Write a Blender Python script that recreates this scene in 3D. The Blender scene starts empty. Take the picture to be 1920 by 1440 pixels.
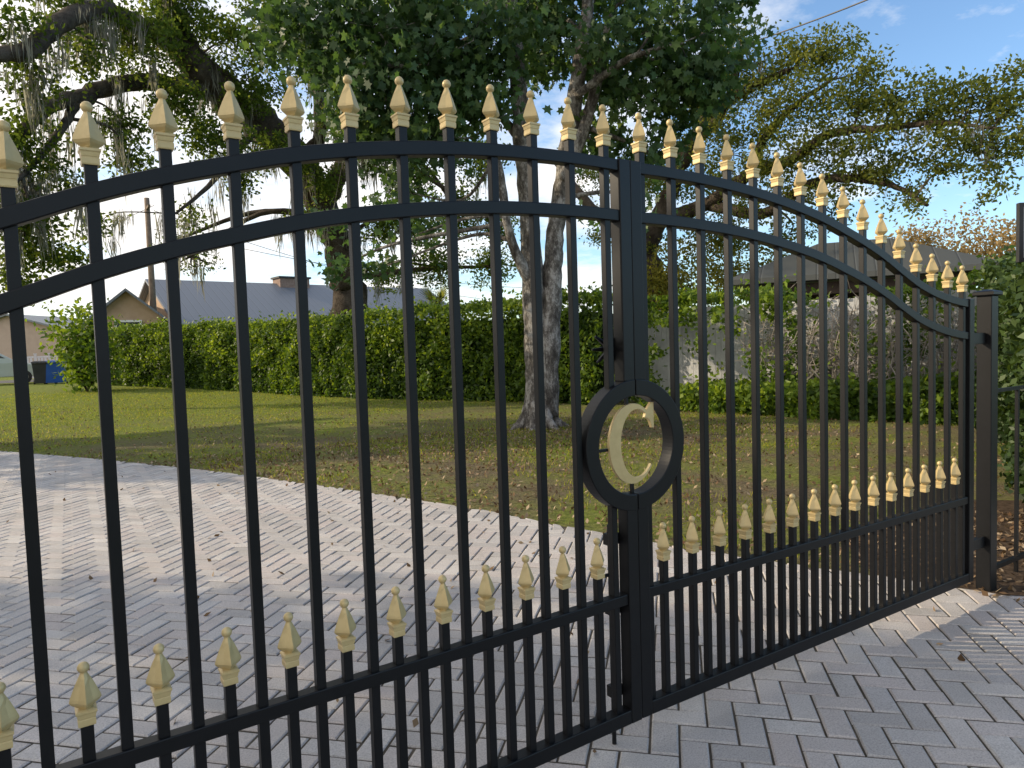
import bpy, math, numpy as np
from mathutils import Vector, Matrix
rng=np.random.default_rng(7)
scene=bpy.context.scene
COL=scene.collection
# ------------------------------------------------------------------ camera
FPX=1316.6
CAM=np.array([-1.7224,-1.8623,1.4429])
YAW,PITCH,ROLL=0.5626,-0.0546,-0.0324
f_=np.array([math.sin(YAW)*math.cos(PITCH),math.cos(YAW)*math.cos(PITCH),math.sin(PITCH)])
r0=np.array([math.cos(YAW),-math.sin(YAW),0.]); u0=np.cross(r0,f_)
r_=math.cos(ROLL)*r0+math.sin(ROLL)*u0; u_=-math.sin(ROLL)*r0+math.cos(ROLL)*u0
cd=bpy.data.cameras.new("camera"); cam=bpy.data.objects.new("camera",cd); COL.objects.link(cam)
cd.sensor_width=36; cd.lens=FPX/1920*36; cd.clip_end=3000; cd.clip_start=0.05
M=Matrix.Identity(4)
for k in range(3):
    M[k][0]=r_[k]; M[k][1]=u_[k]; M[k][2]=-f_[k]; M[k][3]=CAM[k]
cam.matrix_world=M; scene.camera=cam
def W(px,py,d):
    """surveyed bearing -> world point at horizontal distance d"""
    v=f_+r_*(px-960)/FPX+u_*(720-py)/FPX
    return CAM+v/math.hypot(v[0],v[1])*d
def G(px,d):
    v=f_+r_*(px-960)/FPX
    v=v/math.hypot(v[0],v[1])*d
    x,y=CAM[0]+v[0],CAM[1]+v[1]
    return np.array([x,y,gz(x,y)])
def gz(x,y):
    t=np.clip((np.asarray(y)-14)/24,0,1); return 0.36*t*t*(3-2*t)-0.012
def vnoise(P,freq,seed=0):
    Q=np.asarray(P)*freq+seed*17.3; I=np.floor(Q).astype(np.int64); Fr=Q-I; Fr=Fr*Fr*(3-2*Fr); out=0
    for dx in (0,1):
        for dy in (0,1):
            for dz in (0,1):
                h=(I[:,0]+dx)*73856093 ^ (I[:,1]+dy)*19349663 ^ (I[:,2]+dz)*83492791
                h=(h*2654435761)&0xffffffff; h=((h>>13)^h)&0xffff
                w=(Fr[:,0] if dx else 1-Fr[:,0])*(Fr[:,1] if dy else 1-Fr[:,1])*(Fr[:,2] if dz else 1-Fr[:,2])
                out=out+w*(h/65535.0)
    return out*2-1

# ------------------------------------------------------------------ materials
def newmat(name):
    m=bpy.data.materials.new(name); m.use_nodes=True
    nt=m.node_tree; b=nt.nodes["Principled BSDF"]; return m,nt,b
def N(nt,t,**k):
    n=nt.nodes.new(t)
    for a,v in k.items(): setattr(n,a,v)
    return n
def ramp(nt,fac,stops):
    r=N(nt,"ShaderNodeValToRGB"); e=r.color_ramp.elements
    while len(e)<len(stops): e.new(0.5)
    for i,(p,c) in enumerate(stops):
        e[i].position=p; e[i].color=(c[0],c[1],c[2],1)
    nt.links.new(fac,r.inputs[0]); return r.outputs[0]
def noise(nt,scale,detail=4,rough=0.6,vec=None,world=True):
    n=N(nt,"ShaderNodeTexNoise"); n.inputs["Scale"].default_value=scale; n.inputs["Detail"].default_value=detail; n.inputs["Roughness"].default_value=rough
    if vec is None:
        g=N(nt,"ShaderNodeNewGeometry") if world else N(nt,"ShaderNodeTexCoord")
        vec=g.outputs["Position"] if world else g.outputs["Object"]
    nt.links.new(vec,n.inputs["Vector"]); return n.outputs["Fac"]
def bump(nt,b,h,strength,dist=0.01):
    n=N(nt,"ShaderNodeBump"); n.inputs["Strength"].default_value=strength; n.inputs["Distance"].default_value=dist
    nt.links.new(h,n.inputs["Height"]); nt.links.new(n.outputs[0],b.inputs["Normal"])
def simple(name,c1,c2,rough=0.6,scale=6,metal=0,bs=0.2,bd=0.01,spec=0.5):
    m,nt,b=newmat(name)
    n=noise(nt,scale)
    nt.links.new(ramp(nt,n,[(0.3,c1),(0.7,c2)]),b.inputs["Base Color"])
    b.inputs["Roughness"].default_value=rough; b.inputs["Metallic"].default_value=metal
    b.inputs["Specular IOR Level"].default_value=spec
    if bs: bump(nt,b,noise(nt,scale*6),bs,bd)
    return m
def leafmat(name,stops,transl=0.4,rough=0.5,tboost=1.6,gloss=False,tcol=(1.15,1.0,0.45)):
    m,nt,b=newmat(name)
    a=N(nt,"ShaderNodeAttribute"); a.attribute_name="tint"
    c=ramp(nt,a.outputs["Fac"],stops)
    if gloss:
        nt.links.new(c,b.inputs["Base Color"]); b.inputs["Roughness"].default_value=rough; b.inputs["Specular IOR Level"].default_value=0.35; src=b.outputs[0]
    else:
        nt.nodes.remove(b); df=N(nt,"ShaderNodeBsdfDiffuse"); nt.links.new(c,df.inputs[0]); src=df.outputs[0]
    tr=N(nt,"ShaderNodeBsdfTranslucent")
    mul=N(nt,"ShaderNodeVectorMath",operation='MULTIPLY'); mul.inputs[1].default_value=(tboost*tcol[0],tboost*tcol[1],tboost*tcol[2])
    nt.links.new(c,mul.inputs[0]); nt.links.new(mul.outputs[0],tr.inputs[0])
    mx=N(nt,"ShaderNodeMixShader"); mx.inputs[0].default_value=transl
    nt.links.new(src,mx.inputs[1]); nt.links.new(tr.outputs[0],mx.inputs[2])
    nt.links.new(mx.outputs[0],nt.nodes["Material Output"].inputs[0]); return m

black=simple("black_powder_coat",(0.003,0.0033,0.0042),(0.005,0.0053,0.0065),rough=0.42,scale=14,bs=0.06,bd=0.002,spec=0.30)
gold=simple("gold_paint",(0.52,0.395,0.185),(0.60,0.465,0.225),rough=0.42,scale=30,metal=0.18,bs=0.12,bd=0.002)
oakbark=simple("oak_bark",(0.035,0.028,0.022),(0.11,0.09,0.07),rough=0.95,scale=3,bs=1.0,bd=0.06,spec=0.1)
moss_m=leafmat("spanish_moss",[(0,(0.17,0.165,0.135)),(1,(0.38,0.37,0.31))],transl=0.5,tboost=1.2,tcol=(1,1,.9))
oakleaf=leafmat("oak_leaf",[(0,(0.030,0.054,0.014)),(0.6,(0.075,0.12,0.028)),(1,(0.16,0.20,0.05))],transl=0.5,tboost=1.9)
oakleaf2=leafmat("oak_leaf_olive",[(0,(0.050,0.072,0.020)),(0.6,(0.11,0.14,0.04)),(1,(0.20,0.215,0.07))],transl=0.5,tboost=1.7)
mapleleaf=leafmat("maple_leaf",[(0,(0.026,0.060,0.024)),(0.6,(0.055,0.115,0.042)),(1,(0.12,0.19,0.065))],transl=0.42,tboost=1.7,gloss=True)
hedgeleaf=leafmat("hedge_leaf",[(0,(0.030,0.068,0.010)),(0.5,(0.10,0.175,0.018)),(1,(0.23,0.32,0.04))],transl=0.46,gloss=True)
darkleaf=leafmat("dark_hedge_leaf",[(0,(0.014,0.028,0.010)),(0.5,(0.036,0.070,0.018)),(1,(0.08,0.13,0.03))],transl=0.28,gloss=True)
goldleaf=leafmat("golden_leaf",[(0,(0.08,0.10,0.025)),(1,(0.27,0.25,0.06))],transl=0.45)
orangeleaf=leafmat("orange_leaf",[(0,(0.20,0.15,0.08)),(1,(0.36,0.26,0.14))],transl=0.3)
grassm=leafmat("grass_blade",[(0,(0.11,0.165,0.02)),(0.6,(0.215,0.275,0.035)),(1,(0.37,0.34,0.10))],transl=0.5)
litterm=leafmat("dry_leaf",[(0,(0.10,0.06,0.035)),(0.6,(0.22,0.155,0.095)),(1,(0.38,0.30,0.21))],transl=0.1)
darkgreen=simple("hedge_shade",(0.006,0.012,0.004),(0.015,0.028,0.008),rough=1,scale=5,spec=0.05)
twigm=simple("twig_bark",(0.14,.12,.10),(.30,.27,.24),scale=5)
mulchm=simple("mulch",(0.05,.035,.025),(.16,.115,.08),scale=25,rough=1,bs=1,bd=.03,spec=.1)

m,nt,b=newmat("maple_bark"); 
g=N(nt,"ShaderNodeNewGeometry"); mp=N(nt,"ShaderNodeMapping"); mp.inputs["Scale"].default_value=(1,1,0.5); nt.links.new(g.outputs["Position"],mp.inputs[0])
n1=noise(nt,7,8,0.8,mp.outputs[0]); 
nt.links.new(ramp(nt,n1,[(0.40,(0.055,0.047,0.04)),(0.5,(0.17,0.155,0.135)),(0.58,(0.42,0.40,0.37))]),b.inputs["Base Color"]); b.inputs["Roughness"].default_value=0.95
bump(nt,b,noise(nt,24,7,0.8,mp.outputs[0]),1.0,0.05); maplebark=m
m,nt,b=newmat("concrete_paver"); a=N(nt,"ShaderNodeAttribute"); a.attribute_name="tint"
c1=ramp(nt,a.outputs["Fac"],[(0,(0.39,0.375,0.365)),(0.25,(0.47,0.45,0.435)),(0.5,(0.49,0.445,0.425)),(0.75,(0.54,0.52,0.50)),(1,(0.43,0.415,0.41))])
sp=ramp(nt,noise(nt,160,3,0.7),[(0.3,(0.66,0.66,0.66)),(0.5,(1,1,1)),(0.72,(1.22,1.22,1.22))])
st=ramp(nt,noise(nt,1.3,6,0.65),[(0.3,(0.80,0.79,0.77)),(0.7,(1.07,1.06,1.05))])
mm=N(nt,"ShaderNodeVectorMath",operation='MULTIPLY'); nt.links.new(c1,mm.inputs[0]); nt.links.new(sp,mm.inputs[1])
m2=N(nt,"ShaderNodeVectorMath",operation='MULTIPLY'); nt.links.new(mm.outputs[0],m2.inputs[0]); nt.links.new(st,m2.inputs[1])
nt.links.new(m2.outputs[0],b.inputs["Base Color"]); b.inputs["Roughness"].default_value=0.8; bump(nt,b,noise(nt,190,4,0.7),0.8,0.005); paverm=m
sandm=simple("joint_sand",(0.05,0.044,0.035),(0.12,0.105,0.085),rough=1,scale=9,spec=0.1)
m,nt,b=newmat("lawn_ground")
big=noise(nt,0.6,7,0.75); fine=noise(nt,14,6,0.75); vf=noise(nt,60,3,0.7)
cA=ramp(nt,fine,[(0.35,(0.10,0.145,0.02)),(0.55,(0.19,0.235,0.035)),(0.75,(0.33,0.31,0.09))])
cB=ramp(nt,vf,[(0.3,(0.080,0.060,0.04)),(0.55,(0.17,0.135,0.088)),(0.75,(0.30,0.25,0.17))])
mk=ramp(nt,big,[(0.36,(0.12,)*3),(0.58,(0.95,)*3)])
gp=N(nt,"ShaderNodeNewGeometry"); sx=N(nt,"ShaderNodeSeparateXYZ"); nt.links.new(gp.outputs["Position"],sx.inputs[0])
mr=N(nt,"ShaderNodeMapRange"); nt.links.new(sx.outputs[1],mr.inputs[0]); mr.inputs[1].default_value=9; mr.inputs[2].default_value=18; mr.inputs[3].default_value=1; mr.inputs[4].default_value=.25  # browning fades with distance; the far lawn's sunlit brightness is put into its colour
mf=N(nt,"ShaderNodeMath",operation='MULTIPLY'); nt.links.new(mk,mf.inputs[0]); nt.links.new(mr.outputs[0],mf.inputs[1])
mx=N(nt,"ShaderNodeMix",data_type='RGBA'); nt.links.new(mf.outputs[0],mx.inputs[0]); nt.links.new(cA,mx.inputs[6]); nt.links.new(cB,mx.inputs[7])
nt.links.new(mx.outputs[2],b.inputs["Base Color"]); b.inputs["Roughness"].default_value=1; b.inputs["Specular IOR Level"].default_value=0.1
bump(nt,b,fine,1.0,0.05); groundm=m
asphalt=simple("asphalt",(0.045,0.045,0.047),(0.07,0.07,0.07),rough=0.9,scale=4)
white=simple("white_vinyl",(0.72,0.72,0.72),(0.82,0.82,0.82),rough=0.5,scale=2,bs=0.05)
greyfence=simple("weathered_white_boards",(0.30,0.31,0.32),(0.54,0.55,0.56),rough=0.8,scale=1.7,bs=0.4)
tan=simple("tan_siding",(0.42,0.29,0.19),(0.50,0.36,0.25),rough=0.8,scale=2)
pink=simple("peach_stucco",(0.45,0.34,0.28),(0.52,0.40,0.33),rough=0.9,scale=2)
glass=simple("dark_glass",(0.02,0.025,0.03),(0.04,0.05,0.06),rough=0.08,scale=2,bs=0)
wood=simple("dark_wood",(0.05,0.03,0.02),(0.10,0.06,0.04),rough=0.7,scale=5)
polem=simple("pole_wood",(0.14,0.10,0.07),(0.24,0.18,0.13),rough=0.9,scale=5)
brickm=simple("chimney_brick",(0.20,0.13,0.10),(0.30,0.22,0.18),rough=0.9,scale=8)
bluem=simple("blue_plastic",(0.01,0.07,0.30),(0.015,0.09,0.36),rough=0.5,scale=2,bs=0)
blackp=simple("black_plastic",(0.015,0.015,0.017),(0.03,0.03,0.032),rough=0.55,scale=2,bs=0)
carp=simple("pale_car_paint",(0.45,0.50,0.44),(0.47,0.52,0.46),rough=0.25,scale=1,bs=0)
rubber=simple("rubber",(0.015,0.015,0.015),(0.03,0.03,0.03),rough=0.8,scale=8)
alloy=simple("alloy",(0.45,0.45,0.45),(0.55,0.55,0.55),rough=0.3,scale=8,metal=0.8,bs=0)
lampm=simple("lamp_lens",(0.7,0.7,0.68),(0.8,0.8,0.8),rough=0.1,scale=8,bs=0)
signm=simple("sign_board",(0.30,0.32,0.33),(0.42,0.44,0.45),rough=0.5,scale=5,bs=0)
def metalroof(name,c1,c2,dirv,per):
    m,nt,b=newmat(name)
    g=N(nt,"ShaderNodeNewGeometry"); d=N(nt,"ShaderNodeVectorMath",operation='DOT_PRODUCT'); d.inputs[1].default_value=(dirv[0]/per,dirv[1]/per,0)
    nt.links.new(g.outputs["Position"],d.inputs[0]); fr=N(nt,"ShaderNodeMath",operation='FRACT'); nt.links.new(d.outputs["Value"],fr.inputs[0])
    c=ramp(nt,fr.outputs[0],[(0.0,c2),(0.08,c1),(0.9,c1),(0.97,(c1[0]*.5,c1[1]*.5,c1[2]*.5))])
    nt.links.new(c,b.inputs["Base Color"]); b.inputs["Roughness"].default_value=0.5; b.inputs["Metallic"].default_value=0.2; bump(nt,b,fr.outputs[0],0.4,0.03)
    return m

# ------------------------------------------------------------------ mesh helpers
def mesh_obj(name,verts,faces,mat,smooth=False,parent=None,loc=(0,0,0)):
    me=bpy.data.meshes.new(name); me.from_pydata([tuple(map(float,v)) for v in verts],[],faces); me.update()
    if mat: me.materials.append(mat)
    if smooth: me.polygons.foreach_set("use_smooth",[True]*len(me.polygons))
    o=bpy.data.objects.new(name,me); COL.objects.link(o); o.location=loc
    if parent: o.parent=parent
    return o
def fast_mesh(name,V,k,mat,tint=None,parent=None):
    n=len(V)//k; me=bpy.data.meshes.new(name)
    me.vertices.add(len(V)); me.vertices.foreach_set("co",np.asarray(V,dtype=np.float32).ravel())
    me.loops.add(len(V)); me.loops.foreach_set("vertex_index",np.arange(len(V),dtype=np.int32))
    me.polygons.add(n); me.polygons.foreach_set("loop_start",np.arange(0,len(V),k,dtype=np.int32))
    try: me.polygons.foreach_set("loop_total",np.full(n,k,dtype=np.int32))
    except Exception: pass
    me.update(calc_edges=True)
    if tint is not None:
        a=me.attributes.new("tint","FLOAT","FACE"); a.data.foreach_set("value",np.asarray(tint,dtype=np.float32))
    me.materials.append(mat); o=bpy.data.objects.new(name,me); COL.objects.link(o)
    if parent: o.parent=parent; o.matrix_parent_inverse=Matrix.Translation(-Vector(parent.location))
    return o
def empty(name,loc,label,cat,group=None,rz=0):
    e=bpy.data.objects.new(name,None); COL.objects.link(e); e.location=loc; e.rotation_euler=(0,0,rz); e.empty_display_size=0.2
    e["label"]=label; e["category"]=cat
    if group: e["group"]=group
    return e
def tag(o,label,cat,group=None):
    o["label"]=label; o["category"]=cat
    if group: o["group"]=group
    return o
class MB:
    def __init__(s): s.v=[]; s.f=[]
    def box(s,x0,x1,y0,y1,z0,z1,M=None):
        b=len(s.v); P=[(x0,y0,z0),(x1,y0,z0),(x1,y1,z0),(x0,y1,z0),(x0,y0,z1),(x1,y0,z1),(x1,y1,z1),(x0,y1,z1)]
        if M is not None: P=[M(p) for p in P]
        s.v+=P; s.f+=[(b,b+3,b+2,b+1),(b+4,b+5,b+6,b+7),(b,b+1,b+5,b+4),(b+1,b+2,b+6,b+5),(b+2,b+3,b+7,b+6),(b+3,b,b+4,b+7)]
        return s
    def rings(s,R,close=True):
        b=len(s.v); n=len(R[0])
        for r in R: s.v+=[tuple(p) for p in r]
        for i in range(len(R)-1):
            for j in range(n):
                s.f.append((b+i*n+j,b+i*n+(j+1)%n,b+(i+1)*n+(j+1)%n,b+(i+1)*n+j))
        if close:
            s.f.append(tuple(b+j for j in range(n))[::-1]); e=b+(len(R)-1)*n; s.f.append(tuple(e+j for j in range(n)))
    def tube(s,pts,rad,seg=8,wob=0):
        pts=[np.asarray(p,float) for p in pts]; n=len(pts); R=[]; prev=None
        for i,p in enumerate(pts):
            t=pts[min(i+1,n-1)]-pts[max(i-1,0)]; t=t/(np.linalg.norm(t)+1e-9)
            if prev is None:
                a=np.array([1.,0,0]) if abs(t[0])<0.8 else np.array([0,1.,0])
            else: a=prev
            a=a-t*(a@t); a/=np.linalg.norm(a)+1e-9; prev=a; c=np.cross(t,a)
            r=rad[i]; ring=[]
            for j in range(seg):
                th=2*math.pi*j/seg; rr=r*(1+wob*math.sin(3*th+i*1.3)+wob*rng.normal()*0.5)
                ring.append(p+a*rr*math.cos(th)+c*rr*math.sin(th))
            R.append(ring)
        s.rings(R)
    def obj(s,name,mat,smooth=False,parent=None,loc=(0,0,0),bevel=0):
        o=mesh_obj(name,s.v,s.f,mat,smooth,parent,loc)
        if bevel:
            md=o.modifiers.new("bevel","BEVEL"); md.width=bevel; md.segments=2; md.limit_method='ANGLE'; md.angle_limit=0.6
        return o
def catmull(P,n=8):
    P=[np.asarray(p,float) for p in P]; out=[]
    Q=[2*P[0]-P[1]]+P+[2*P[-1]-P[-2]]
    for i in range(1,len(Q)-2):
        for k in range(n):
            t=k/n; a,b,c,d=Q[i-1],Q[i],Q[i+1],Q[i+2]
            out.append(0.5*((2*b)+(c-a)*t+(2*a-5*b+4*c-d)*t*t+(3*b-a-3*c+d)*t**3))
    out.append(P[-1]); return out
RH=np.array([(0,-.5),(.27,0.02),(0,.5),(-.27,0.02)])
LONG=np.array([(0,-.5),(.013,0.0),(0,.5),(-.013,0.0)])
BL=np.array([(-.06,0),(.06,0),(0.02,1.0),(0,1.0)])
MAPLE=np.array([(0,-.5),(.16,-.30),(.48,-.34),(.34,-.08),(.52,.14),(.20,.14),(0,.55),(-.20,.14),(-.52,.14),(-.34,-.08),(-.48,-.34),(-.16,-.30)])
def leaves(name,pos,size,mat,shape=RH,droop=0.,up=0.,parent=None,tint=None,facing=None):
    n=len(pos); a=rng.normal(size=(n,3)); a[:,2]-=droop; a[:,2]+=up; a/=np.linalg.norm(a,axis=1)[:,None]
    b=rng.normal(size=(n,3)); 
    if facing is not None:
        nn=rng.normal(size=(n,3))*0.6+facing; b=np.cross(a,nn)
    b-=a*(a*b).sum(1)[:,None]; b/=np.linalg.norm(b,axis=1)[:,None]+1e-9
    size=np.broadcast_to(size,(n,))
    k=len(shape)
    V=pos[:,None,:]+size[:,None,None]*(shape[None,:,0,None]*b[:,None,:]+shape[None,:,1,None]*a[:,None,:])
    if tint is None: tint=rng.random(n)
    return fast_mesh(name,V.reshape(-1,3),k,mat,tint,parent)
def clumpcloud(c,r,n,flat=0.75,sub=28,sr=0.22):
    m=max(2,n//sub)
    d=rng.normal(size=(m,3)); d/=np.linalg.norm(d,axis=1)[:,None]; d*= (rng.random(m)**0.5)[:,None]*r; d[:,2]*=flat
    cc=np.asarray(c)+d
    idx=rng.integers(0,m,n)
    off=rng.normal(size=(n,3))*sr; off[:,2]*=0.7
    tm=rng.random(m)
    return cc[idx]+off, np.clip(tm[idx]*0.6+rng.random(n)*0.4,0,1), cc

# ------------------------------------------------------------------ ground, lawn, driveway
ys=np.unique(np.concatenate([np.arange(-10,60,2.0),np.array([-200,-60,-30,80,120,200,400,900,1500])]))
xs=np.array([-1500,-400,-100,-40,-20,-10,0,10,20,40,100,400,1500.])
V=[(x,y,float(gz(x,y))) for y in ys for x in xs]; nx=len(xs)
F=[(j*nx+i,j*nx+i+1,(j+1)*nx+i+1,(j+1)*nx+i) for j in range(len(ys)-1) for i in range(nx-1)]
g=mesh_obj("ground",V,F,groundm); g["kind"]="structure"
EDY=[-3,-.085,-.08,.05,.88,1.53,2.15,3.53,5.33,7.33,9.70,12.27,14,16]
EDX=[5,5,2.46,2.50,2.11,1.85,1.66,1.30,.64,-.17,-1.33,-2.74,-4.0,-6.5]
def xedge(y): return float(np.interp(y,EDY,EDX))
sv=[];sf=[]
yy=list(np.linspace(-3,15,61))+[-.085,-.08]; yy=sorted(yy)
for y in yy: sv+=[(-9,y,-0.0065),(xedge(y)-0.004,y,-0.0065)]
for i in range(len(yy)-1): sf.append((2*i,2*i+1,2*i+3,2*i+2))
o=mesh_obj("driveway_bed",sv,sf,sandm); o["kind"]="structure"
w=0.104; gap=0.0034; ch=0.006
th=math.radians(45); ct,st_=math.cos(th),math.sin(th)
PV=[];PF=[];PT=[]
R_=152
for ix in range(-R_,R_):
    for iy in range(-R_,R_):
        k=(ix-iy)%4
        if k==0: x0,x1,y0,y1=ix,ix+2,iy,iy+1
        elif k==3: x0,x1,y0,y1=ix,ix+1,iy,iy+2
        else: continue
        cx,cy=(x0+x1)/2*w,(y0+y1)/2*w; X=cx*ct-cy*st_; Y=cx*st_+cy*ct
        if Y<-2.6 or Y>14.5 or X<-8.5: continue
        xe=xedge(Y)
        if X>xe+0.07 or X>4.6: continue
        dz=rng.normal()*0.0013; tx,ty=rng.normal(size=2)*0.007
        b=len(PV)
        for (g_,z) in ((gap+ch,0.0),(gap,-ch*.8),(gap,-0.025)):
            for (sx_,sy) in ((0,0),(1,0),(1,1),(0,1)):
                q=g_+abs(rng.normal())*.001
                lx=(x0*w+q) if sx_==0 else (x1*w-q); ly=(y0*w+q) if sy==0 else (y1*w-q)
                wx=lx*ct-ly*st_; wy=lx*st_+ly*ct
                e=xedge(wy); wx=min(wx,e)
                PV.append((wx,wy,z+dz+(tx*(lx-cx)+ty*(ly-cy))))
        PF+=[(b,b+1,b+2,b+3)]+[(b+4+j,b+4+(j+1)%4,b+(j+1)%4,b+j) for j in range(4)]+[(b+8+j,b+8+(j+1)%4,b+4+(j+1)%4,b+4+j) for j in range(4)]
        t=rng.random(); PT+=[t]*9
o=mesh_obj("driveway",PV,PF,paverm); o["kind"]="structure"
a=o.data.attributes.new("tint","FLOAT","FACE"); a.data.foreach_set("value",np.array(PT,dtype=np.float32))
P=[(2.47,.02),(2.50,-.10),(2.62,-.22),(2.85,-.16),(3.2,-.20),(3.8,-.12),(4.6,-.2),(5.2,.6),(4.6,1.2),(3.6,1.0),(3.0,1.15),(2.55,.8),(2.3,.5),(2.40,.2)]
me_=mesh_obj("mulch_bed",[(x,y,.004) for x,y in P],[tuple(range(len(P)))],mulchm); me_["kind"]="structure"
def lawnpts(n,y0,y1):
    y=rng.uniform(y0,y1,n); x=rng.uniform(-8,11,n); e=np.interp(y,EDY,EDX); k=(x>e-0.02)
    dx,dy=x-CAM[0],y-CAM[1]; b=np.arctan2(dx,dy); k&=(b>-0.25)&(b<1.3)
    x,y=x[k],y[k]; return np.stack([x,y,gz(x,y)],1)
P1=lawnpts(60000,0.05,9); P2=lawnpts(90000,7,30)
P=np.concatenate([P1,P2]); nz=vnoise(P,.7,3)+.7*vnoise(P,2.3,4)+rng.normal(size=len(P))*0.25+.45*(P[:,1]>13)
P=P[(nz>-0.05)&~((P[:,1]<1.0)&(P[:,0]>2.3))]
o=leaves("grass",P,rng.uniform(0.03,0.06,len(P)),grassm,shape=BL*np.array([1.8,1]),up=1.6); o["kind"]="stuff"
P=np.concatenate([lawnpts(34000,0.05,9),lawnpts(24000,6,24)]); P[:,2]+=0.02
ed=P[:,0]-np.interp(P[:,1],EDY,EDX); dm=np.hypot(P[:,0]-4.4,P[:,1]-6.8)
pr=.18+.8*np.exp(-ed/.9)+.75*np.exp(-(dm/3.2)**2)+.4*np.clip(vnoise(P,.6,9),0,1)
P=P[rng.random(len(P))<pr]
Q=np.stack([rng.uniform(2.4,4.5,900),rng.uniform(-.3,1.1,900),np.full(900,.012)],1); P=np.concatenate([P,Q])
Q=np.stack([rng.uniform(-4,3.5,260),rng.uniform(-1.5,9,260),np.full(260,.008)],1); P=np.concatenate([P,Q])
o=leaves("leaf_litter",P,rng.uniform(0.025,0.065,len(P)),litterm,facing=np.array([0,0,1.8])); o["kind"]="stuff"
rd=MB(); rd.box(-80,1.5,42.5,49,0.30,0.362); o=rd.obj("road",asphalt); o["kind"]="structure"

# ------------------------------------------------------------------ gate
TIP=[2.240,2.239,2.234,2.225,2.211,2.192,2.168,2.137,2.097,2.053,2.000,1.937,1.877,1.834,1.804,1.785]
PIT=0.15; FH=0.138
def ztip(u,ub):
    s=(u-ub)/PIT; pts=[2.238]+TIP+[1.778]; s=np.clip(s+1,0,len(pts)-1.001); i=int(s); t=s-i
    g=lambda k: pts[min(max(k,0),len(pts)-1)]
    a,b,c,d=g(i-1),g(i),g(i+1),g(i+2)
    return 0.5*((2*b)+(c-a)*t+(2*a-5*b+4*c-d)*t*t+(3*b-a-3*c+d)*t**3)
def finial_mesh():
    mb=MB()
    def sq(h,z): return [(h,h,z),(-h,h,z),(-h,-h,z),(h,-h,z)]
    mb.rings([sq(.0165,0),sq(.0172,.003),sq(.0172,.014),sq(.0160,.0155),sq(.0160,.017),sq(.0172,.0185),sq(.0185,.027),sq(.0205,.0295),sq(.0205,.0340),sq(.0155,.0365),sq(.0115,.0375)])
    R=[(.0135,.0370),(.0190,.0415),(.0272,.0475),(.0312,.0535),(.0298,.0600),(.0242,.075),(.0185,.089),(.0122,.103),(.0078,.112),(.0060,.119)]
    rings=[]
    for r,z in R:
        k=.66+.16*(r<.014); rings.append([(r*math.cos(j*math.pi/4)*(1 if j%2==0 else k),r*math.sin(j*math.pi/4)*(1 if j%2==0 else k),z) for j in range(8)])
    mb.rings(rings)
    br=[]
    for i in range(9):
        a=-math.pi/2+math.pi*i/8*0.98+0.02; br.append([(.0125*math.cos(a)*math.cos(t*math.pi/6),.0125*math.cos(a)*math.sin(t*math.pi/6),.1260+.0125*math.sin(a)) for t in range(12)])
    nb=len(mb.f); mb.rings(br)
    me=bpy.data.meshes.new("finial"); me.from_pydata(mb.v,[],mb.f); me.update(); me.materials.append(gold)
    for i in range(nb,len(me.polygons)): me.polygons[i].use_smooth=True
    return me
FM=finial_mesh()
RC=1.082; RO=0.23; RI=0.173
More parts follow.
